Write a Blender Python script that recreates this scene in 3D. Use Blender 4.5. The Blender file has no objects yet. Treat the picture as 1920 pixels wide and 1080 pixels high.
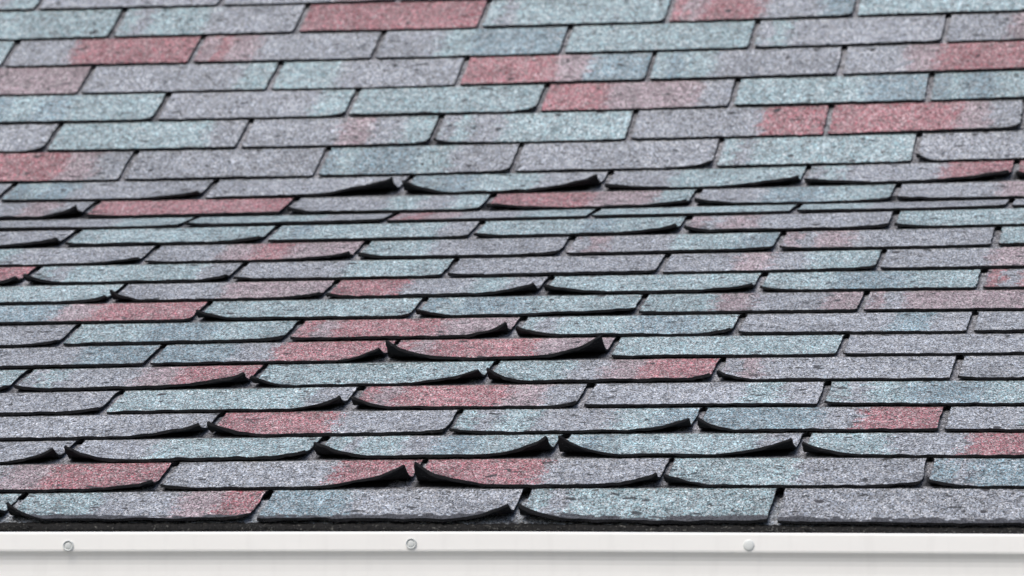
import bpy, math, random
import numpy as np
from mathutils import Matrix, Vector

# ------------------------------------------------------------------ camera
CAM_LOC = [0.789443, -6.540746, -0.296634]
CAM_RIGHT = [0.990802, 0.13477, 0.012206]
CAM_UP = [-0.000381, -0.087423, 0.996171]
CAM_DIR = [-0.135321, 0.987013, 0.086568]
CAM_F = 10558.07

scene = bpy.context.scene
COL = scene.collection
cam_data = bpy.data.cameras.new("camera")
cam = bpy.data.objects.new("camera", cam_data)
COL.objects.link(cam)
cr, cu, cd = Vector(CAM_RIGHT), Vector(CAM_UP), Vector(CAM_DIR)
cam.matrix_world = Matrix(((cr.x, cu.x, -cd.x, CAM_LOC[0]), (cr.y, cu.y, -cd.y, CAM_LOC[1]),
                           (cr.z, cu.z, -cd.z, CAM_LOC[2]), (0, 0, 0, 1)))
cam_data.sensor_width = 36
cam_data.lens = CAM_F / 1920 * 36
cam_data.clip_end = 500
cam_data.dof.use_dof = True
cam_data.dof.focus_distance = 7.05
cam_data.dof.aperture_fstop = 11
scene.camera = cam

# ------------------------------------------------------------------ light: bright overcast
SUN_EL, SUN_AZ = math.radians(54), math.radians(205)      # azimuth clockwise from +Y
world = bpy.data.worlds.new("World")
scene.world = world
world.use_nodes = True
nt = world.node_tree
bg = nt.nodes["Background"]
sky = nt.nodes.new("ShaderNodeTexSky")
sky.sky_type = 'NISHITA'
sky.sun_disc = False
sky.sun_elevation = SUN_EL
sky.sun_rotation = SUN_AZ
sky.dust_density = 4.0
sky.ozone_density = 0.6
nt.links.new(sky.outputs[0], bg.inputs[0])
bg.inputs[1].default_value = 0.15
sun_data = bpy.data.lights.new("sun", 'SUN')
sun_data.energy = 1.5
sun_data.angle = math.radians(35)
sun_data.color = (1.0, 0.985, 0.965)
sun = bpy.data.objects.new("sun", sun_data)
COL.objects.link(sun)
sdir = Vector((math.sin(SUN_AZ) * math.cos(SUN_EL), math.cos(SUN_AZ) * math.cos(SUN_EL), math.sin(SUN_EL)))
sun.rotation_euler = sdir.to_track_quat('Z', 'Y').to_euler()
scene.view_settings.view_transform = 'Standard'
scene.view_settings.look = 'None'
scene.view_settings.gamma = 1
scene.view_settings.exposure = 0.15

# ------------------------------------------------------------------ measured roof
PITCH = 0.305      # width of one shingle with its cutout
EXPO = 0.127       # exposure of a course
THICK = 0.0052
# one entry per course, from the eave up: y, z, dz/dx, d2z/dx2, cutout positions along the eave, pixels per metre used for the curl sizes
COURSES = [
    (0.0, 0.0, 0.0, -0.00495, [-0.7141, -0.4138, -0.1007, 0.2016], 1601.2),
    (0.1178, 0.0476, 0.00791, -0.00878, [-0.5516, -0.2429, 0.0589, 0.3709], 1572.8),
    (0.2373, 0.0904, 0.0085, -0.00929, [-0.6984, -0.3872, -0.0863, 0.2125], 1545.1),
    (0.3588, 0.1275, 0.01017, -0.00781, [-0.5404, -0.2357, 0.0714, 0.3769], 1518.0),
    (0.4793, 0.1674, 0.01069, -0.0073, [-0.6987, -0.3823, -0.0844, 0.2195], 1492.0),
    (0.5998, 0.2075, 0.01241, -0.00661, [-0.8462, -0.5298, -0.2246, 0.0717, 0.379], 1466.9),
    (0.7203, 0.2477, 0.01416, -0.00583, [-0.6902, -0.3739, -0.0802, 0.2237], 1442.6),
    (0.8413, 0.2864, 0.01309, -0.00668, [-0.8341, -0.527, -0.2218, 0.0752, 0.3858], 1419.0),
    (0.9623, 0.325, 0.01388, -0.00349, [-0.6763, -0.3749, -0.07, 0.2315], 1396.2),
    (1.0831, 0.3641, 0.01442, -0.00349, [-0.8199, -0.5189, -0.2166, 0.0804, 0.3852], 1374.1),
    (1.2042, 0.4022, 0.01675, -0.00138, [-0.9724, -0.6713, -0.3688, -0.0656, 0.2375], 1352.7),
    (1.3248, 0.4422, 0.02048, 0.00123, [-0.8238, -0.5166, -0.2172, 0.0853, 0.3915], 1332.1),
    (1.4453, 0.4822, 0.02175, 0.00082, [-0.9674, -0.6683, -0.366, -0.0628, 0.2397], 1312.0),
    (1.5665, 0.5204, 0.02312, 0.00207, [-0.816, -0.5125, -0.2111, 0.0881, 0.399], 1292.5),
    (1.6907, 0.5469, 0.02152, 0.00249, [-0.992, -0.6855, -0.3844, -0.0743, 0.2249], 1273.2),
    (1.8116, 0.5858, 0.02292, 0.00443, [-1.148, -0.8323, -0.5296, -0.22, 0.0793, 0.3949], 1254.8),
    (1.9308, 0.6295, 0.02381, 0.00403, [-0.9814, -0.678, -0.3742, -0.065, 0.2403], 1237.1),
    (2.0435, 0.6879, 0.02284, 0.00474, [-1.1283, -0.8204, -0.5171, -0.2091, 0.096, 0.3982], 1220.6),
    (2.1548, 0.7493, 0.02371, 0.00315, [-0.9767, -0.6689, -0.3656, -0.0618, 0.2459], 1204.7),
    (2.2672, 0.8084, 0.02437, 0.00411, [-1.1241, -0.8154, -0.5095, -0.2064, 0.0983], 1189.1),
    (2.3783, 0.8699, 0.02529, 0.00416, [-1.276, -0.9656, -0.6641, -0.3583, -0.051, 0.2569], 1174.1),
    (2.4894, 0.9314, 0.02493, 0.00271, [-1.1205, -0.8112, -0.5066, -0.2002, 0.1052], 1159.4),
    (2.6006, 0.9927, 0.02079, 0.00157, [-1.272, -0.9595, -0.6614], 1145.0),
]
# one entry per visible shingle: granule blend left to right, curl of left corner (height, reach) and of right corner
TABS = [
    [('tttttt', 3, 40, 30, 70), ('ttmmpr', 36, 62, 12, 60), ('bbmmmm', 2, 40, 30, 100), ('mttttt', 32, 90, 4, 40), ('mmmmmm', 4, 40, 4, 40)],
    [('mmprrr', 4, 40, 16, 120), ('mmmmrr', 12, 60, 40, 175), ('rrrmmm', 44, 140, 25, 100), ('tttmmm', 25, 90, 12, 90), ('mbbmmm', 16, 80, 10, 60)],
    [('mmmmmm', 4, 40, 26, 90), ('mmtttt', 30, 85, 16, 60), ('mtmbtt', 30, 90, 34, 100), ('bttttm', 36, 100, 34, 130), ('ttmmrr', 27, 90, 10, 60)],
    [('mmmmmm', 5, 40, 26, 130), ('rrrmmm', 30, 70, 10, 60), ('mtmmtb', 11, 60, 25, 100), ('bbbmrr', 25, 60, 3, 40), ('mmttmm', 3, 40, 3, 40)],
    [('mmmmmm', 5, 40, 11, 60), ('tttttm', 3, 40, 25, 90), ('prrrpm', 25, 70, 12, 60), ('mmmmtm', 6, 40, 3, 40), ('mtbbtt', 9, 50, 3, 40)],
    [('mmtttt', 3, 40, 12, 40), ('tmmprr', 12, 50, 25, 130), ('tttttt', 25, 50, 26, 130), ('ttmprr', 28, 60, 13, 60), ('pmmmmm', 20, 60, 4, 40), ('mmmmmm', 7, 40, 3, 40)],
    [('mmmmbb', 3, 40, 4, 40), ('bbmrrr', 5, 40, 25, 80), ('prrrpp', 35, 95, 35, 120), ('tttttt', 7, 40, 6, 40), ('mmmmmm', 4, 40, 4, 40)],
    [('mmmmmm', 3, 40, 12, 70), ('ttbbtt', 3, 40, 11, 60), ('prrrpp', 8, 40, 26, 95), ('mttbbt', 22, 70, 13, 70), ('mmmmbm', 7, 40, 2, 40), ('mmmmmm', 2, 40, 2, 40)],
    [('bbprrr', 3, 40, 7, 40), ('tttttt', 22, 60, 9, 40), ('tbbttt', 16, 60, 14, 180), ('ttpmmp', 7, 40, 5, 40), ('mppppr', 4, 40, 4, 40)],
    [('tttttt', 3, 40, 13, 60), ('mmmppp', 22, 50, 11, 70), ('rrmmtm', 13, 40, 22, 110), ('tttttt', 19, 80, 15, 110), ('ttbbtt', 12, 60, 5, 40), ('mrrrrr', 4, 40, 3, 40)],
    [('tmrrrr', 3, 40, 17, 50), ('mttttm', 21, 60, 13, 50), ('mmmttt', 9, 40, 7, 40), ('mmmmmm', 9, 40, 6, 40), ('mmpmtt', 5, 40, 9, 50), ('mmmppp', 6, 40, 3, 40)],
    [('ttmmmm', 3, 40, 13, 90), ('mmprpp', 7, 40, 16, 130), ('ttmmmm', 13, 60, 9, 40), ('pmmttb', 5, 40, 9, 80), ('mpmmmm', 9, 40, 4, 40), ('tttttt', 4, 40, 3, 40)],
    [('mmmmmm', 3, 40, 15, 115), ('tttttt', 9, 40, 13, 90), ('bttttm', 4, 40, 7, 40), ('tttbtt', 9, 40, 17, 90), ('mpmmmm', 14, 40, 9, 90), ('tttttt', 11, 60, 3, 40)],
    [('mmmmtt', 3, 40, 6, 40), ('ttttmm', 9, 30, 6, 40), ('rpmmtt', 4, 40, 5, 40), ('tttttt', 4, 40, 4, 40), ('ttmmmm', 4, 40, 6, 40), ('mmmmmm', 3, 40, 3, 40)],
    [('ppmmpm', 3, 40, 23, 75), ('rrrrrr', 9, 60, 5, 40), ('mmmtmt', 15, 40, 7, 40), ('rrrppt', 15, 100, 13, 110), ('mmbbtt', 14, 90, 9, 60), ('mmmppp', 10, 90, 4, 40)],
    [('mmmmmm', 3, 40, 5, 40), ('tbmmmm', 5, 40, 16, 110), ('mmmmmm', 5, 40, 33, 150), ('tbttmm', 28, 75, 27, 140), ('mmtttt', 13, 110, 18, 130), ('tmmmrr', 15, 130, 18, 160), ('rrmmmm', 19, 60, 4, 40)],
    [('rrrrpm', 3, 40, 4, 40), ('mmmmmm', 4, 40, 5, 40), ('tbbtmm', 5, 40, 9, 30), ('mmmmmm', 5, 40, 14, 70), ('mttttt', 5, 40, 6, 40), ('mmmmmm', 17, 35, 7, 40)],
    [('mmmmmm', 3, 40, 11, 35), ('tttttm', 4, 40, 4, 40), ('mmmpmt', 4, 40, 10, 25), ('tmtttt', 12, 30, 5, 40), ('mmmmrr', 4, 40, 4, 40), ('rrrrpm', 4, 40, 10, 35), ('bbtttt', 3, 40, 3, 40)],
    [('btbttt', 3, 40, 8, 25), ('mmmmmt', 4, 40, 9, 25), ('tttttt', 4, 40, 12, 45), ('rrpppm', 5, 40, 5, 40), ('ttttbb', 4, 40, 5, 40), ('tbtttt', 4, 40, 4, 40)],
    [('pppppp', 3, 40, 4, 40), ('mmmmmt', 4, 40, 4, 40), ('ttmmmm', 4, 40, 5, 40), ('rrrpbb', 4, 40, 5, 40), ('btmmmm', 4, 40, 5, 40), ('mmprrr', 4, 40, 4, 40)],
    [('tttttt', 3, 40, 4, 40), ('mmrrrr', 4, 40, 5, 30), ('rpmmmm', 4, 40, 4, 40), ('mmtbbb', 4, 40, 4, 40), ('tttttt', 4, 40, 6, 30), ('tmmmmm', 6, 30, 7, 30), ('mmppmm', 4, 40, 4, 40)],
    [('tttttt', 3, 40, 4, 40), ('mttmmm', 4, 40, 4, 40), ('rrrrrr', 4, 40, 4, 40), ('mttttt', 4, 40, 9, 30), ('prrmmb', 4, 40, 7, 30), ('tttttt', 4, 40, 4, 40)],
    [('mmmmmt', 3, 40, 4, 40), ('mmmmmm', 4, 40, 4, 40), ('mmmmpp', 4, 40, 4, 40), ('mmmmmm', 4, 40, 4, 40)],
]

# two more courses above the picture
for extra in range(3):
    y, z, q, c, us, px = COURSES[-1]
    y0, z0 = COURSES[-2][0], COURSES[-2][1]
    us2 = [round(u + (0.15 if extra % 2 == 0 else -0.15), 4) for u in us]
    COURSES.append((2 * y - y0, 2 * z - z0, q, c, us2, px))

random.seed(7)
rng = np.random.default_rng(11)


def surf(i, u):
    y, z, q, c = COURSES[i][:4]
    u = np.asarray(u, float)
    uc = np.clip(u, -1.3, 1.3)
    return np.stack([u, np.full_like(u, y), z + q * u + c * uc * uc], -1)


def course_normal(i):
    j = min(i, len(COURSES) - 2)
    dy = COURSES[j + 1][0] - COURSES[j][0]
    dz = COURSES[j + 1][1] - COURSES[j][1]
    L = math.hypot(dy, dz)
    return np.array([-COURSES[j][2], -dz / L, dy / L])


def wobble(n_terms, fmin, fmax, r):
    """a smooth random function of two variables with values of about -1..1"""
    fr = r.uniform(fmin, fmax, n_terms)
    an = r.uniform(0, 2 * math.pi, n_terms)
    ph = r.uniform(0, 2 * math.pi, n_terms)
    def fn(a, b):
        o = 0
        for k in range(n_terms):
            o = o + np.sin(fr[k] * (np.cos(an[k]) * a + np.sin(an[k]) * b) + ph[k])
        return o / math.sqrt(n_terms) * 0.8
    return fn


# ------------------------------------------------------------------ materials
def new_mat(name):
    m = bpy.data.materials.new(name)
    m.use_nodes = True
    t = m.node_tree
    return m, t, t.nodes["Principled BSDF"]


def node(t, kind, **kw):
    n = t.nodes.new(kind)
    for k, v in kw.items():
        setattr(n, k, v)
    return n


def ramp(t, stops, interp='LINEAR'):
    n = t.nodes.new("ShaderNodeValToRGB")
    n.color_ramp.interpolation = interp
    e = n.color_ramp.elements
    while len(e) < len(stops):
        e.new(0.5)
    for el, (p, c) in zip(e, stops):
        el.position = p
        el.color = (c, c, c, 1) if isinstance(c, (int, float)) else (*c, 1)
    return n


def mixc(t, mode, fac, a, b):
    n = t.nodes.new("ShaderNodeMix")
    n.data_type = 'RGBA'
    n.blend_type = mode
    n.clamp_result = False
    for idx, v in ((0, fac), (6, a), (7, b)):
        if isinstance(v, bpy.types.NodeSocket):
            t.links.new(v, n.inputs[idx])
        elif idx == 0:
            n.inputs[0].default_value = v
        else:
            n.inputs[idx].default_value = (v, v, v, 1) if isinstance(v, (int, float)) else (*v, 1)
    return n.outputs[2]


def granule_material():
    m, t, bs = new_mat("mineral_granules")
    L = t.links.new
    tc = node(t, "ShaderNodeTexCoord")
    oi = node(t, "ShaderNodeObjectInfo")
    off = node(t, "ShaderNodeVectorMath", operation='SCALE')
    off.inputs[0].default_value = (37.0, 91.0, 53.0)
    L(oi.outputs["Random"], off.inputs["Scale"])
    add = node(t, "ShaderNodeVectorMath", operation='ADD')
    L(tc.outputs["Object"], add.inputs[0]); L(off.outputs[0], add.inputs[1])
    P = add.outputs[0]
    att = node(t, "ShaderNodeAttribute", attribute_name="blend")
    bare = node(t, "ShaderNodeAttribute", attribute_name="bare")
    # single granules: a random tone per grain
    v1 = node(t, "ShaderNodeTexVoronoi"); v1.inputs["Scale"].default_value = 740
    gm = node(t, "ShaderNodeMapping"); gm.inputs["Scale"].default_value = (1.0, 0.5, 0.7)
    L(P, gm.inputs["Vector"])
    L(gm.outputs[0], v1.inputs["Vector"])
    s1 = node(t, "ShaderNodeSeparateColor"); L(v1.outputs["Color"], s1.inputs[0])
    g1 = ramp(t, [(0.0, 0.05), (0.2, 0.36), (0.42, 0.95), (0.8, 1.25), (1.0, 2.3)])
    L(s1.outputs[0], g1.inputs[0])
    v2 = node(t, "ShaderNodeTexVoronoi"); v2.inputs["Scale"].default_value = 380
    L(gm.outputs[0], v2.inputs["Vector"])
    s2 = node(t, "ShaderNodeSeparateColor"); L(v2.outputs["Color"], s2.inputs[0])
    g2 = ramp(t, [(0.0, 0.68), (0.5, 1.0), (1.0, 1.32)])
    L(s2.outputs[1], g2.inputs[0])
    # mottling over a few centimetres
    n1 = node(t, "ShaderNodeTexNoise"); n1.inputs["Scale"].default_value = 42; n1.inputs["Detail"].default_value = 5
    L(P, n1.inputs["Vector"])
    g3 = ramp(t, [(0.3, 0.84), (0.7, 1.16)]); L(n1.outputs[0], g3.inputs[0])
    # each grain also drifts in hue
    hv = node(t, "ShaderNodeHueSaturation")
    hr = node(t, "ShaderNodeMapRange"); L(s1.outputs[2], hr.inputs[0])
    hr.inputs[3].default_value = 0.0; hr.inputs[4].default_value = 2.0
    att2 = node(t, "ShaderNodeAttribute", attribute_name="blend_next")
    attm = node(t, "ShaderNodeAttribute", attribute_name="blend_share")
    sc0 = node(t, "ShaderNodeMath", operation='LESS_THAN')
    avg = node(t, "ShaderNodeMath", operation='ADD'); L(s2.outputs[2], avg.inputs[0]); L(s1.outputs[1], avg.inputs[1])
    hlf = node(t, "ShaderNodeMath", operation='MULTIPLY'); L(avg.outputs[0], hlf.inputs[0]); hlf.inputs[1].default_value = 0.5
    L(hlf.outputs[0], sc0.inputs[0]); L(attm.outputs["Fac"], sc0.inputs[1])
    grain_col = mixc(t, 'MIX', sc0.outputs[0], att.outputs["Color"], att2.outputs["Color"])
    L(hr.outputs[0], hv.inputs["Saturation"]); L(grain_col, hv.inputs["Color"])
    c = mixc(t, 'MULTIPLY', 1.0, hv.outputs[0], g1.outputs[0])
    c = mixc(t, 'MULTIPLY', 1.0, c, g2.outputs[0])
    c = mixc(t, 'MULTIPLY', 1.0, c, g3.outputs[0])
    # broad tonal drift over the whole roof
    geo = node(t, "ShaderNodeNewGeometry")
    n6 = node(t, "ShaderNodeTexNoise"); n6.inputs["Scale"].default_value = 2.3; n6.inputs["Detail"].default_value = 3
    L(geo.outputs["Position"], n6.inputs["Vector"])
    g6 = ramp(t, [(0.3, 0.90), (0.7, 1.08)]); L(n6.outputs[0], g6.inputs[0])
    c = mixc(t, 'MULTIPLY', 1.0, c, g6.outputs[0])
    # faint wear streaks and thin areas
    ms = node(t, "ShaderNodeMapping"); ms.inputs["Scale"].default_value = (1.0, 0.35, 0.35)
    L(P, ms.inputs["Vector"])
    n5 = node(t, "ShaderNodeTexNoise"); n5.inputs["Scale"].default_value = 90; n5.inputs["Detail"].default_value = 4
    L(ms.outputs[0], n5.inputs["Vector"])
    g5 = ramp(t, [(0.28, 0.80), (0.5, 1.0), (0.75, 1.12)]); L(n5.outputs[0], g5.inputs[0])
    c = mixc(t, 'MULTIPLY', 1.0, c, g5.outputs[0])
    # small patches where the grains have come off: flat dark blisters stretched along the eave
    mp = node(t, "ShaderNodeMapping"); mp.inputs["Scale"].default_value = (0.7, 0.8, 0.8)
    L(P, mp.inputs["Vector"])
    n2 = node(t, "ShaderNodeTexNoise"); n2.inputs["Scale"].default_value = 72; n2.inputs["Detail"].default_value = 2
    L(mp.outputs[0], n2.inputs["Vector"])
    sp = ramp(t, [(0.665, 0.0), (0.69, 0.9)]); L(n2.outputs[0], sp.inputs[0])
    c = mixc(t, 'MIX', sp.outputs[0], c, (0.03, 0.032, 0.035))
    # scattered blisters and popped nail heads, a few millimetres across
    mb = node(t, "ShaderNodeMapping"); mb.inputs["Scale"].default_value = (0.6, 0.5, 1.0)
    L(P, mb.inputs["Vector"])
    v3 = node(t, "ShaderNodeTexVoronoi"); v3.voronoi_dimensions = '2D'; v3.inputs["Scale"].default_value = 26
    L(mb.outputs[0], v3.inputs["Vector"])
    s3 = node(t, "ShaderNodeSeparateColor"); L(v3.outputs["Color"], s3.inputs[0])
    rad = node(t, "ShaderNodeMapRange"); L(s3.outputs[0], rad.inputs[0])
    rad.inputs[1].default_value = 0.80; rad.inputs[2].default_value = 1.0
    rad.inputs[3].default_value = 0.0; rad.inputs[4].default_value = 0.16
    wv = node(t, "ShaderNodeMath", operation='MULTIPLY'); L(n2.outputs[0], wv.inputs[0]); wv.inputs[1].default_value = 0.20
    ds = node(t, "ShaderNodeMath", operation='ADD'); L(v3.outputs["Distance"], ds.inputs[0]); L(wv.outputs[0], ds.inputs[1])
    r8 = node(t, "ShaderNodeMath", operation='ADD'); L(rad.outputs[0], r8.inputs[0]); r8.inputs[1].default_value = 0.03
    bl = node(t, "ShaderNodeMath", operation='LESS_THAN'); L(ds.outputs[0], bl.inputs[0]); L(r8.outputs[0], bl.inputs[1])
    c = mixc(t, 'MIX', bl.outputs[0], c, (0.05, 0.05, 0.055))
    # hairline cracks where the sheet has been bent up
    crk = node(t, "ShaderNodeAttribute", attribute_name="crack")
    mc = node(t, "ShaderNodeMapping"); mc.inputs["Scale"].default_value = (0.35, 1.0, 1.0)
    L(P, mc.inputs["Vector"])
    n4 = node(t, "ShaderNodeTexNoise"); n4.inputs["Scale"].default_value = 48; n4.inputs["Detail"].default_value = 3
    L(mc.outputs[0], n4.inputs["Vector"])
    cl = ramp(t, [(0.455, 0.0), (0.48, 1.0), (0.51, 1.0), (0.535, 0.0)]); L(n4.outputs[0], cl.inputs[0])
    cm = node(t, "ShaderNodeMath", operation='MULTIPLY'); L(cl.outputs[0], cm.inputs[0]); L(crk.outputs["Fac"], cm.inputs[1])
    c = mixc(t, 'MIX', cm.outputs[0], c, (0.02, 0.02, 0.022))
    # bare asphalt at broken edges
    n3 = node(t, "ShaderNodeTexNoise"); n3.inputs["Scale"].default_value = 75; n3.inputs["Detail"].default_value = 3
    L(P, n3.inputs["Vector"])
    ad = node(t, "ShaderNodeMath", operation='ADD'); L(bare.outputs["Fac"], ad.inputs[0]); L(n3.outputs[0], ad.inputs[1])
    br = ramp(t, [(0.93, 0.0), (1.0, 1.0)]); L(ad.outputs[0], br.inputs[0])
    g4 = ramp(t, [(0.0, 0.3), (1.0, 2.0)]); L(s1.outputs[1], g4.inputs[0])
    bc = mixc(t, 'MULTIPLY', 1.0, (0.05, 0.052, 0.058), g4.outputs[0])
    c = mixc(t, 'MIX', br.outputs[0], c, bc)
    L(c, bs.inputs["Base Color"])
    bs.inputs["Roughness"].default_value = 0.85
    bs.inputs["Specular IOR Level"].default_value = 0.3
    bp = node(t, "ShaderNodeBump"); bp.inputs["Strength"].default_value = 0.7; bp.inputs["Distance"].default_value = 0.0012
    L(s1.outputs[0], bp.inputs["Height"]); L(bp.outputs[0], bs.inputs["Normal"])
    return m


def asphalt_material(name, base, edge):
    m, t, bs = new_mat(name)
    L = t.links.new
    tc = node(t, "ShaderNodeTexCoord")
    n1 = node(t, "ShaderNodeTexNoise"); n1.inputs["Scale"].default_value = 220; n1.inputs["Detail"].default_value = 6
    L(tc.outputs["Object"], n1.inputs["Vector"])
    r = ramp(t, [(0.35, base), (0.62, base), (0.72, edge)]); L(n1.outputs[0], r.inputs[0])
    L(r.outputs[0], bs.inputs["Base Color"])
    bs.inputs["Roughness"].default_value = 0.9
    bs.inputs["Specular IOR Level"].default_value = 0.15
    bp = node(t, "ShaderNodeBump"); bp.inputs["Strength"].default_value = 0.8; bp.inputs["Distance"].default_value = 0.002
    L(n1.outputs[0], bp.inputs["Height"]); L(bp.outputs[0], bs.inputs["Normal"])
    return m


def paint_material(name, col, rough, dirt=0.05):
    m, t, bs = new_mat(name)
    L = t.links.new
    tc = node(t, "ShaderNodeTexCoord")
    mp = node(t, "ShaderNodeMapping"); mp.inputs["Scale"].default_value = (1.0, 6.0, 3.0)
    L(tc.outputs["Object"], mp.inputs["Vector"])
    n1 = node(t, "ShaderNodeTexNoise"); n1.inputs["Scale"].default_value = 7; n1.inputs["Detail"].default_value = 8
    L(mp.outputs[0], n1.inputs["Vector"])
    r = ramp(t, [(0.3, tuple(c * (1 - dirt) for c in col)), (0.65, col)]); L(n1.outputs[0], r.inputs[0])
    L(r.outputs[0], bs.inputs["Base Color"])
    n2 = node(t, "ShaderNodeTexNoise"); n2.inputs["Scale"].default_value = 26; n2.inputs["Detail"].default_value = 6
    mq = node(t, "ShaderNodeMapping"); mq.inputs["Scale"].default_value = (2.2, 1.0, 0.35)
    L(tc.outputs["Object"], mq.inputs["Vector"]); L(mq.outputs[0], n2.inputs["Vector"])
    r2 = ramp(t, [(0.52, 1.0), (0.78, 1.0 - dirt * 2)]); L(n2.outputs[0], r2.inputs[0])
    L(mixc(t, 'MULTIPLY', 1.0, r.outputs[0], r2.outputs[0]), bs.inputs["Base Color"])
    bs.inputs["Roughness"].default_value = rough
    bp = node(t, "ShaderNodeBump"); bp.inputs["Strength"].default_value = 0.15; bp.inputs["Distance"].default_value = 0.002
    L(n1.outputs[0], bp.inputs["Height"]); L(bp.outputs[0], bs.inputs["Normal"])
    return m


M_GRAN = granule_material()
M_ASPH = asphalt_material("bitumen", (0.010, 0.0105, 0.012), (0.03, 0.03, 0.033))
M_START = asphalt_material("old_starter_felt", (0.014, 0.014, 0.014), (0.12, 0.12, 0.11))
M_WHITE = paint_material("white_enamel_metal", (0.785, 0.788, 0.765), 0.42, 0.025)
M_SCREW = paint_material("painted_screw", (0.60, 0.63, 0.62), 0.4, 0.1)
M_WALL = paint_material("beige_siding", (0.6, 0.57, 0.52), 0.7, 0.06)
M_WOOD = paint_material("white_soffit_paint", (0.7, 0.7, 0.68), 0.6, 0.06)


def ground_material():
    m, t, bs = new_mat("grey_bounce_ground")  # grey chosen so the light bounced up stays neutral
    n = node(t, "ShaderNodeTexNoise"); n.inputs["Scale"].default_value = 3; n.inputs["Detail"].default_value = 10
    r = ramp(t, [(0.3, (0.20, 0.20, 0.185)), (0.7, (0.27, 0.265, 0.25))])
    t.links.new(n.outputs[0], r.inputs[0]); t.links.new(r.outputs[0], bs.inputs["Base Color"])
    bs.inputs["Roughness"].default_value = 1.0
    return m


M_GROUND = ground_material()

# ------------------------------------------------------------------ helpers
def link_mesh(name, verts, faces, mats, parent=None, origin=(0, 0, 0), mat_idx=None, smooth=None):
    me = bpy.data.meshes.new(name)
    o3 = np.asarray(origin, float)
    me.from_pydata([tuple(v) for v in (np.asarray(verts, float) - o3)], [], faces)
    for m in mats:
        me.materials.append(m)
    if mat_idx is not None:
        me.polygons.foreach_set("material_index", mat_idx)
    if smooth is not None:
        me.polygons.foreach_set("use_smooth", smooth)
    me.update()
    ob = bpy.data.objects.new(name, me)
    COL.objects.link(ob)
    if parent is not None:
        ob.parent = parent
        o3 = o3 - np.array(parent.location)
    ob.location = tuple(o3)
    return ob


def tag(o, label=None, cat=None, group=None, kind=None):
    for k, v in (("label", label), ("category", cat), ("group", group), ("kind", kind)):
        if v:
            o[k] = v
    return o


def box_faces(base):
    return [tuple(base + k for k in f) for f in ((0, 1, 2, 3), (7, 6, 5, 4), (0, 4, 5, 1), (1, 5, 6, 2), (2, 6, 7, 3), (3, 7, 4, 0))]


# ------------------------------------------------------------------ unseen ground far below, added for its bounce light
g = link_mesh("ground", [(-300, -300, -3.2), (300, -300, -3.2), (300, 300, -3.2), (-300, 300, -3.2)], [(0, 1, 2, 3)], [M_GROUND])
tag(g, kind="structure")

# ------------------------------------------------------------------ the roof under the shingles
X0, X1 = -2.2, 2.2
house = bpy.data.objects.new("house", None)
COL.objects.link(house)
tag(house, "house whose pitched roof carries the weathered shingles, behind the white gutter", "house")


def strip_surface(rows, xs, drop):
    top = [surf(i, xs) + np.array([0, 0, -drop]) for i in rows]
    return top


# roof_deck: a slab following the bent roof plane, felt-covered
xs = np.linspace(X0, X1, 41)
nr = len(COURSES)
tops = [surf(i, xs) + np.array([0, 0, -0.014]) for i in range(nr)]
V, Fc = [], []
for lay in (0, -0.02):
    for row in tops:
        V += [p + np.array([0, 0, lay]) for p in row]
nx = len(xs)
for a in range(nr - 1):
    for b in range(nx - 1):
        k = a * nx + b
        Fc.append((k, k + 1, k + nx + 1, k + nx))
        k2 = k + nr * nx
        Fc.append((k2, k2 + nx, k2 + nx + 1, k2 + 1))
for b in range(nx - 1):
    Fc.append((b + 1, b, b + nr * nx, b + 1 + nr * nx))
    k = (nr - 1) * nx + b
    Fc.append((k, k + 1, k + 1 + nr * nx, k + nr * nx))
for a in range(nr - 1):
    k = a * nx
    Fc.append((k, k + nx, k + nx + nr * nx, k + nr * nx))
    k = a * nx + nx - 1
    Fc.append((k + nx, k, k + nr * nx, k + nx + nr * nx))
deck = link_mesh("roof_deck", V, Fc, [M_ASPH, M_GRAN], house, mat_idx=[1 if f[0] < nr * nx and f[3] < nr * nx else 0 for f in Fc])
for nm, col in (("blend", (0.26, 0.27, 0.29, 1.0)), ("blend_next", (0.22, 0.25, 0.27, 1.0))):
    at = deck.data.attributes.new(nm, 'FLOAT_COLOR', 'POINT')
    at.data.foreach_set("color", np.tile(np.array(col), len(V)))

# starter_course: ragged dark felt below the lowest shingles
w1 = wobble(14, 40, 900, rng)
w2 = wobble(10, 60, 1400, rng)
xs = np.linspace(X0, X1, 1500)
prof = []
n0 = course_normal(0)
dirv = np.array([0, math.cos(math.radians(21)), math.sin(math.radians(21))])
for (d, h) in ((0.10, -0.0050), (0.02, -0.0024), (0.004, -0.0016), (-0.006, -0.0022), (-0.010, -0.0050), (-0.0105, -0.0125), (0.10, -0.0125)):
    p = surf(0, xs) + dirv * d + n0 * h
    if -0.02 < d < 0.03 and d != 0.02:
        p = p + dirv * (w1(xs, d * 40) * 0.0018)[:, None] + n0 * (w2(xs, d * 70) * 0.0009)[:, None]
    prof.append(p)
V = np.concatenate(prof)
nx = len(xs)
Fc = []
for a in range(len(prof)):
    a2 = (a + 1) % len(prof)
    for b in range(nx - 1):
        Fc.append((a * nx + b, a2 * nx + b, a2 * nx + b + 1, a * nx + b + 1))
mi = [0] * len(Fc)
for a in (0, 1):
    for b in range(nx - 1):
        mi[a * (nx - 1) + b] = 1
st = link_mesh("starter_course", V, Fc, [M_START, M_GRAN], house, mat_idx=mi)
at = st.data.attributes.new("blend", 'FLOAT_COLOR', 'POINT')
at.data.foreach_set("color", np.tile(np.array([0.24, 0.26, 0.28, 1.0]), len(V)))
at = st.data.attributes.new("blend_next", 'FLOAT_COLOR', 'POINT')
at.data.foreach_set("color", np.tile(np.array([0.20, 0.24, 0.27, 1.0]), len(V)))
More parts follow.
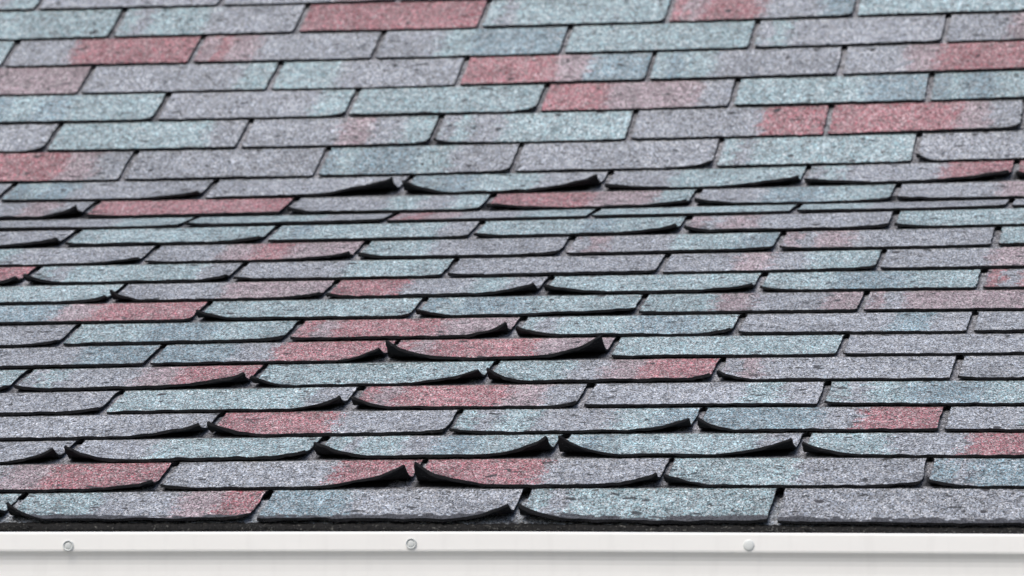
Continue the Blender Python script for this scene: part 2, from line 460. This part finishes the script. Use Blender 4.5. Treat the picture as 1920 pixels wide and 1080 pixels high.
at = st.data.attributes.new("bare", 'FLOAT', 'POINT')
bv = np.zeros(len(V)); bv[2 * nx:4 * nx] = 0.5
at.data.foreach_set("value", bv)


def box(name, x0, x1, y0, y1, z0, z1, mat, parent):
    v = [(x0, y0, z0), (x1, y0, z0), (x1, y1, z0), (x0, y1, z0), (x0, y0, z1), (x1, y0, z1), (x1, y1, z1), (x0, y1, z1)]
    f = [(3, 2, 1, 0), (4, 5, 6, 7), (0, 1, 5, 4), (1, 2, 6, 5), (2, 3, 7, 6), (3, 0, 4, 7)]
    return link_mesh(name, v, f, [mat], parent)


box("fascia_board", X0, X1, 0.004, 0.024, -0.20, -0.034, M_WOOD, house)
box("soffit", X0, X1, 0.026, 0.40, -0.20, -0.188, M_WOOD, house)
box("wall", X0, X1, 0.402, 0.60, -3.2, -0.02, M_WALL, house)

# ------------------------------------------------------------------ shingles
TONES = {
    't': (0.280, 0.350, 0.370),
    'm': (0.276, 0.294, 0.320),
    'b': (0.228, 0.288, 0.318),
    'r': (0.302, 0.182, 0.194),
    'p': (0.294, 0.250, 0.266),
}
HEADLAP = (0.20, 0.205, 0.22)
DS = np.array([0, .012, .03, .06, .10, .15, .21, .28, .36, .46, .58, .72, .86, .99, 1.05, 1.09, 1.12, 1.45, 1.52, 1.75, 2.04])


def build_shingle(i, ul, ur, tones, lh, le, rh, re, px, seed):
    r = np.random.default_rng(seed)
    gap = (0.0100 if i < 17 else 0.0095) * r.uniform(0.75, 1.25)
    T = THICK * (r.uniform(0.78, 1.0) if i < 16 else r.uniform(0.74, 0.92))
    a = ul + gap / 2
    b = ur - gap / 2
    nu = 56
    s = np.linspace(0, 1, nu)
    s = s - 0.11 * np.sin(2 * math.pi * s) / (2 * math.pi) * 3.0      # denser near both ends
    s = (s - s[0]) / (s[-1] - s[0])
    nd = len(DS)
    S, D = np.meshgrid(s, DS)
    u = a + (b - a) * S
    wide = np.clip((D - 0.99) / 0.06, 0, 1)
    u = u + wide * ((gap / 2 - 0.0004) * (2 * S - 1))
    # ragged edges
    e1, e2, e3 = wobble(9, 25, 260, r), wobble(9, 30, 420, r), wobble(9, 60, 520, r)
    edge = np.exp(-((u - a) / 0.006) ** 2) - np.exp(-((b - u) / 0.006) ** 2)
    u = u + (1 - wide) * edge * e1(D * EXPO, S * 0.3) * 0.0010
    dist_l, dist_r = np.clip(u - a, 0, 1), np.clip(b - u, 0, 1)
    d = D.copy()
    frontw = np.clip(1 - D / 0.12, 0, 1)
    d = d + frontw * (e2(u, 0.0) * 0.0011 + e3(u, 2.0) * 0.0010) / EXPO
    for _ in range(r.integers(0, 4) if i < 16 else 0):        # small bites out of the butt edge
        cx, cw = r.uniform(a, b), r.uniform(0.002, 0.007)
        d = d + frontw ** 2 * np.exp(-((u - cx) / cw) ** 2) * r.uniform(0.0008, 0.003) / EXPO
    rc_l, rc_r = r.uniform(0.001, 0.007) ** 1.0, r.uniform(0.001, 0.008)
    for dist, rc in ((dist_l, rc_l), (dist_r, rc_r)):
        d = d + frontw * rc * 0.6 * np.clip(1 - dist / rc, 0, 1) ** 2 / EXPO
    # base position: between the course lines
    dd = np.minimum(d, 1.0)
    p0, p1, p2 = surf(i, u), surf(min(i + 1, len(COURSES) - 1), u), surf(min(i + 2, len(COURSES) - 1), u)
    vis = p0 + (p1 - p0) * dd[..., None]
    hl = p1 + (p2 - p1) * np.clip(d - 1, 0, 1.05)[..., None]
    pos = np.where((d <= 1.0)[..., None], vis, hl)
    n = course_normal(i)
    n2 = course_normal(i + 1)
    off1 = T * (1 - dd)
    off2 = -THICK * np.clip(d - 1, 0, 1.1) - 0.0005
    pos = pos + np.where((d <= 1.0)[..., None], n * off1[..., None], n2 * off2[..., None])
    # gentle bow, then the weather-curled corners
    bow = wobble(4, 6, 22, r)
    lift = 0.0009 * (1 + bow(u, 0)) * np.clip(1 - D / 0.7, 0, 1) ** 1.5
    side = np.zeros_like(u)
    back = np.zeros_like(u)
    for dist, h, e, sg in ((dist_l, lh, le, 1), (dist_r, rh, re, -1)):
        H = max(h - 5, 0) / px * 1.04
        E_ = e * 1.25 / px
        ff = np.clip(1 - dist / E_, 0, 1)
        mx = r.uniform(0.0, 0.35)
        fs = (1 - mx) * ff ** (1.8 if sg < 0 else 1.5) + mx * ff ** 4
        depth = min(0.26 + H * 6, 0.5) * (1.0 if sg < 0 else 0.62)
        fd = np.clip(1 - D / (depth * (1 + 0.18 * e2(u * 0.15, sg))), 0, 1) ** r.uniform(1.4, 2.1)
        H = H * (1 + 0.10 * e2(u * 0.5, 3.0 * sg) * np.clip(1 - dist / E_, 0, 1))
        lift = lift + H * fs * fd
        side = side + sg * H * (0.22 if sg < 0 else 0.05) * ff ** 3 * fd
        back = back + H * 0.28 * ff ** 2.2 * fd ** 1.4
    lift = lift + 0.0007 * e2(u * 0.6, D * 0.2) * np.clip(1 - D / 0.5, 0, 1) * np.clip((lh + rh) / 30, 0, 1)
    slope = (p1 - p0)
    slope = slope / np.linalg.norm(slope, axis=-1, keepdims=True)
    pos = pos + n * lift[..., None] + slope * back[..., None]
    pos[..., 0] += side
    # local normal of the curled sheet, to give it an even thickness
    du = np.gradient(pos, axis=1)
    dv = np.gradient(pos, axis=0)
    nn = np.cross(du, dv)
    nn /= np.linalg.norm(nn, axis=-1, keepdims=True)
    thin = 0.86 + 0.22 * e3(u * 1.3, D * 0.3 + 5)
    bot = pos - nn * ((T - 0.0007) * thin)[..., None]
    N = nd * nu
    verts = np.concatenate([pos.reshape(-1, 3), bot.reshape(-1, 3)])
    faces, mi, sm = [], [], []
    for y in range(nd - 1):
        for x in range(nu - 1):
            k = y * nu + x
            faces.append((k, k + 1, k + nu + 1, k + nu)); mi.append(0); sm.append(True)
            faces.append((N + k, N + k + nu, N + k + nu + 1, N + k + 1)); mi.append(1); sm.append(True)
    ring = list(range(nu)) + [y * nu + nu - 1 for y in range(1, nd)] + [(nd - 1) * nu + x for x in range(nu - 2, -1, -1)] + [y * nu for y in range(nd - 2, 0, -1)]
    base = len(verts)
    verts = np.concatenate([verts, verts[ring], verts[[N + k for k in ring]]])
    m = len(ring)
    for k in range(m):
        k2 = (k + 1) % m
        faces.append((base + k2, base + k, base + m + k, base + m + k2)); mi.append(1); sm.append(False)
    origin = surf(i, [(ul + ur) / 2])[0]
    ob = link_mesh("shingle", verts, faces, [M_GRAN, M_ASPH], None, origin, mi, sm)
    # colour blend baked into the granules by the maker
    cols = np.array([TONES[c] for c in tones])
    w = wobble(8, 60, 420, r)
    q = np.clip(S + w(u, D * EXPO) * 0.035, 0, 1) * len(tones) - 0.5
    k0 = np.clip(np.floor(q).astype(int), 0, len(tones) - 1)
    k1 = np.clip(k0 + 1, 0, len(tones) - 1)
    f = np.clip((q - np.floor(q) - 0.25) / 0.5, 0, 1)[..., None]
    # every other granule keeps the tone of the next patch: mixed by the grain, not faded
    share = np.where((k0 % 2 == 0)[..., None], f, 1 - f)[..., 0]
    cA = np.where((k0 % 2 == 0)[..., None], cols[k0], cols[k1])
    cB = np.where((k0 % 2 == 0)[..., None], cols[k1], cols[k0])
    tone = (1 + 0.07 * wobble(5, 10, 60, r)(u, D * EXPO))[..., None] * r.uniform(0.95, 1.05)
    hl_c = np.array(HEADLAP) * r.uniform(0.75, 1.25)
    seal_shade = ((d > 1.10) & (d < 1.5) & (np.abs(S - 0.5) > 0.05))[..., None]  # black sealant band, also paints in the shade beneath lifted butts
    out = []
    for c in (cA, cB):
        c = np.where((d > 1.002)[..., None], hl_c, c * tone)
        out.append(np.where(seal_shade, np.array((0.012, 0.012, 0.013)), c))
    ca, cb = out
    share = 0.06 + 0.88 * share
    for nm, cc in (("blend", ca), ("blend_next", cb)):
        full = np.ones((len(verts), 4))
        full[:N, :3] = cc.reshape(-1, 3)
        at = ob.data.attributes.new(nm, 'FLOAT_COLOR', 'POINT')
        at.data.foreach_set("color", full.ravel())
    ff_ = np.zeros(len(verts)); ff_[:N] = share.ravel()
    at = ob.data.attributes.new("blend_share", 'FLOAT', 'POINT')
    at.data.foreach_set("value", ff_)
    # bare: 0 = all granules, rising to the worn edges
    reach = 0.30 if i == 0 else 0.02
    bare = np.clip(1 - D / reach, 0, 1) * (0.80 if i == 0 else 0.5) * (1 + (0.25 * wobble(6, 8, 60, r)(u, 0) if i == 0 else 0))
    e_edge = np.clip(1 - np.minimum(dist_l, dist_r) / 0.0022, 0, 1) * 0.5 * (D < 1)
    curl = np.clip((np.clip(1 - dist_l / 0.06, 0, 1) * lh + np.clip(1 - dist_r / 0.06, 0, 1) * rh) / 40, 0, 1) * np.clip(1 - D / 0.06, 0, 1) * 0.3
    bare = np.clip(np.maximum(bare, e_edge) + curl, 0, 1)
    bf = np.zeros(len(verts)); bf[:N] = bare.ravel()
    at = ob.data.attributes.new("bare", 'FLOAT', 'POINT')
    at.data.foreach_set("value", bf)
    cra = np.clip(np.clip(1 - dist_l / 0.075, 0, 1) * lh / 12 + np.clip(1 - dist_r / 0.075, 0, 1) * rh / 12, 0, 1) * np.clip(1.1 - D / 0.75, 0, 1)
    cra = cra * (0.9 if i < 16 else 0.3)
    cf = np.zeros(len(verts)); cf[:N] = cra.ravel()
    at = ob.data.attributes.new("crack", 'FLOAT', 'POINT')
    at.data.foreach_set("value", cf)
    return ob


ORD = ["first", "second", "third", "fourth", "fifth", "sixth", "seventh", "eighth", "ninth", "tenth", "eleventh", "twelfth"]
NAME = {'t': "pale teal", 'm': "mauve", 'b': "slate blue", 'r': "red", 'p': "pink"}


def describe(tones, lh, rh):
    runs = []
    for c in tones:
        if not runs or runs[-1][0] != c:
            runs.append([c, 1])
        else:
            runs[-1][1] += 1
    runs.sort(key=lambda x: -x[1])
    names = []
    for c, k in runs:
        if c not in names:
            names.append(c)
    names = names[:2]
    if 'r' in tones and 'r' not in names:
        names[-1] = 'r'
    if len(names) == 1:
        d = NAME[names[0]] + " shingle"
    else:
        names.sort(key=lambda c: tones.index(c))
        d = NAME[names[0]] + " and " + NAME[names[1]] + " shingle"
    if lh >= 12 and rh >= 12:
        d += " curled both ends"
    elif lh >= 12:
        d += " curled left"
    elif rh >= 12:
        d += " curled right"
    return d


N_VIS = 23
pool = ["mmmmmm", "tttttt", "mmtttt", "mmmprr", "ttbbtt", "rrmmmm", "mmmmtt", "tttmmm", "mppmmm"]
seed = 100
for i in range(len(COURSES) - 2):
    us = list(COURSES[i][4])
    px = COURSES[i][5]
    rnd = random.Random(i * 17 + 3)
    rec = list(TABS[i]) if i < N_VIS else []
    edges = [us[0] - 2 * PITCH, us[0] - PITCH] + us
    vis_recs = [None] + rec
    while edges[-1] < (0.98 if i < 12 else 1.2):
        edges.append(edges[-1] + PITCH)
    n_t = len(edges) - 1
    count = 0
    for k in range(n_t):
        recd = vis_recs[k] if k < len(vis_recs) else None
        seed += 1
        if recd is None:
            tones = rnd.choice(pool)
            lh, rh = (rnd.choice([3, 8, 20]), rnd.choice([3, 8, 20])) if i < 12 else (4, 4)
            ob = build_shingle(i, edges[k], edges[k + 1], tones, lh, 50, rh, 60, px, seed)
            where = "beyond the left end" if k == 0 else "beyond the right end"
            ob["_off"] = (i, k)
            if i >= N_VIS:
                lab = "mineral shingle of a course higher up the roof than the rest"
            else:
                lab = "mineral shingle " + where + " of its course, outside the photo"
        else:
            tones, lh, le, rh, re = recd
            ob = build_shingle(i, edges[k], edges[k + 1], tones, lh, le, rh, re, px, seed)
            d = describe(tones, lh, rh)
            last = (k == len(vis_recs) - 1)
            pos = "leftmost" if k == 1 else ("rightmost" if last else ORD[k - 1] + " from left")
            j = N_VIS - 1 - i
            crs = ("in lowest course" if i == 0 else "in %s course above gutter" % ORD[i]) if i < 12 else ("in topmost course" if j == 0 else "in %s course from top" % ORD[j])
            lab = (d + ", " + pos + " " + crs)
            if len(lab.split()) > 16:
                lab = lab.replace(" shingle curled", " shingle, curled").replace("pale teal", "teal").replace("slate blue", "blue")
        tag(ob, lab, "shingle", "asphalt shingles laid in courses on the roof")
        if "_off" in ob:
            del ob["_off"]

# ------------------------------------------------------------------ gutter
gut = bpy.data.objects.new("gutter", None)
gut.location = (0, -0.12, -0.04)
COL.objects.link(gut)
tag(gut, "white painted metal gutter with round screws running along the eave", "gutter")


def lip_z(x):
    return np.interp(x, [-2.2, -0.69, -0.087, 0.5, 2.2], [-0.0265, -0.0188, -0.0147, -0.0139, -0.0135])


xs = np.linspace(X0, X1, 120)
wl = wobble(6, 1.5, 9, rng)
# cross-section from the back edge, down the trough and up the front: (y, dz below the lip, wobble weight)
outer = [(-0.002, -0.004), (-0.002, 0.115), (-0.070, 0.118), (-0.092, 0.116), (-0.1105, 0.104), (-0.1140, 0.088), (-0.1128, 0.072), (-0.1120, 0.057), (-0.1120, 0.046),
         (-0.1124, 0.038), (-0.1133, 0.0325), (-0.1150, 0.0285), (-0.1170, 0.0258), (-0.1188, 0.0240), (-0.1199, 0.0226),
         (-0.1204, 0.0205), (-0.1204, 0.0030), (-0.1198, 0.0008), (-0.1180, 0.0), (-0.1080, 0.0), (-0.1070, 0.001), (-0.1072, 0.003)]
inner = [(-0.1160, 0.0030), (-0.1180, 0.0042), (-0.1185, 0.0190), (-0.1095, 0.0230), (-0.1070, 0.033), (-0.1072, 0.046), (-0.1077, 0.058), (-0.1090, 0.073),
         (-0.1105, 0.088), (-0.1080, 0.101), (-0.090, 0.1125), (-0.070, 0.1145), (-0.0045, 0.112), (-0.0045, -0.004)]
prof = outer + inner
V, Fc = [], []
for (y, dz) in prof:
    z = lip_z(xs) - dz
    yy = y + wl(xs, 0) * 0.0004 * (1 if y < -0.1 else 0)
    V.append(np.stack([xs, yy, z + wl(xs, 3) * 0.0002], -1))
V = np.concatenate(V)
nx = len(xs)
for a in range(len(prof)):
    a2 = (a + 1) % len(prof)
    for b in range(nx - 1):
        Fc.append((a * nx + b, a * nx + b + 1, a2 * nx + b + 1, a2 * nx + b))
link_mesh("trough", V, Fc, [M_WHITE], gut, (0, -0.12, -0.04))


def lathe(cx, cz, yf, prof, seg=28, tilt=0.0):
    """profile of (radius, outward distance) turned about the axis that points out of the gutter face"""
    v, f = [], []
    for (r, h) in prof:
        for k in range(seg):
            a = 2 * math.pi * k / seg
            v.append((cx + r * math.cos(a), yf - h, cz + r * math.sin(a)))
    for a in range(len(prof) - 1):
        for k in range(seg):
            k2 = (k + 1) % seg
            f.append((a * seg + k, a * seg + k2, (a + 1) * seg + k2, (a + 1) * seg + k))
    f.append(tuple((len(prof) - 1) * seg + k for k in range(seg)))
    return v, f


ring_prof = [(0.0064, -0.001), (0.0064, 0.0012), (0.0060, 0.0022), (0.0053, 0.0022), (0.0048, 0.0008), (0.0043, 0.0002), (0.0038, 0.0010), (0.0026, 0.0014)]
dome_prof = [(0.0064, -0.001), (0.0064, 0.0006), (0.0060, 0.0012), (0.0050, 0.0016), (0.0030, 0.0019), (0.0012, 0.0020)]
for x, z, pr, lab in ((-0.608, -0.0346, ring_prof, None), (-0.2046, -0.0295, ring_prof, None),
                      (0.1862, -0.0288, dome_prof, "smooth domed screw head"), (0.59, -0.029, ring_prof, None), (-1.01, -0.0365, ring_prof, None)):
    yf = -0.1204 + float(wl(np.array([x]), 0)[0]) * 0.0004
    v, f = lathe(x, z, yf, pr)
    o = link_mesh("screw", v, f, [M_SCREW], gut, (0, -0.12, -0.04), None, [True] * len(f))
    if lab:
        o["label"] = lab
# a hardened drip of sealant just under the lip
v, f = [], []
seg = 12
for a, (r, zz) in enumerate([(0.0004, 0), (0.0014, -0.0015), (0.0020, -0.004), (0.0018, -0.0065), (0.0010, -0.0085), (0.0002, -0.0095)]):
    for k in range(seg):
        t = 2 * math.pi * k / seg
        v.append((-0.2536 + r * math.cos(t), -0.1105 + r * math.sin(t) * 0.7, float(lip_z(-0.2536)) - 0.0255 + zz))
for a in range(5):
    for k in range(seg):
        k2 = (k + 1) % seg
        f.append((a * seg + k2, a * seg + k, (a + 1) * seg + k, (a + 1) * seg + k2))
link_mesh("sealant_drip", v, f, [M_SCREW], gut, (0, -0.12, -0.04), None, [True] * len(f))

# ------------------------------------------------------------------ grit caught along the eave
r = np.random.default_rng(5)
V, Fc = [], []
def pebble(cx, cy, cz, s):
    b0 = len(V)
    q = r.normal(size=(6, 3)) * 0.28
    pts = np.array([(1, 0, 0), (0, 1, 0), (-1, 0, 0), (0, -1, 0), (0, 0, 1), (0, 0, -1)]) + q
    sc = s * r.uniform(0.5, 1.2, 3)
    for p in pts:
        V.append((cx + p[0] * sc[0], cy + p[1] * sc[1], cz + p[2] * sc[2] * 0.7))
    for f in ((0, 1, 4), (1, 2, 4), (2, 3, 4), (3, 0, 4), (1, 0, 5), (2, 1, 5), (3, 2, 5), (0, 3, 5)):
        Fc.append(tuple(b0 + k for k in f))
for _ in range(420):
    x = r.uniform(-1.2, 1.0)
    if r.random() < 0.45:
        x = r.normal(r.choice(COURSES[0][4]), 0.02)
    p = surf(0, [x])[0] + dirv * r.uniform(-0.011, -0.004) + n0 * r.uniform(-0.0045, -0.0015)
    pebble(p[0], p[1], p[2], r.uniform(0.0006, 0.0017))
gr = link_mesh("roof_grit", V, Fc, [paint_material("grit", (0.10, 0.10, 0.095), 0.95, 0.85)])
tag(gr, "loose pale grit caught on the dark felt just above the gutter", "grit", kind="stuff")
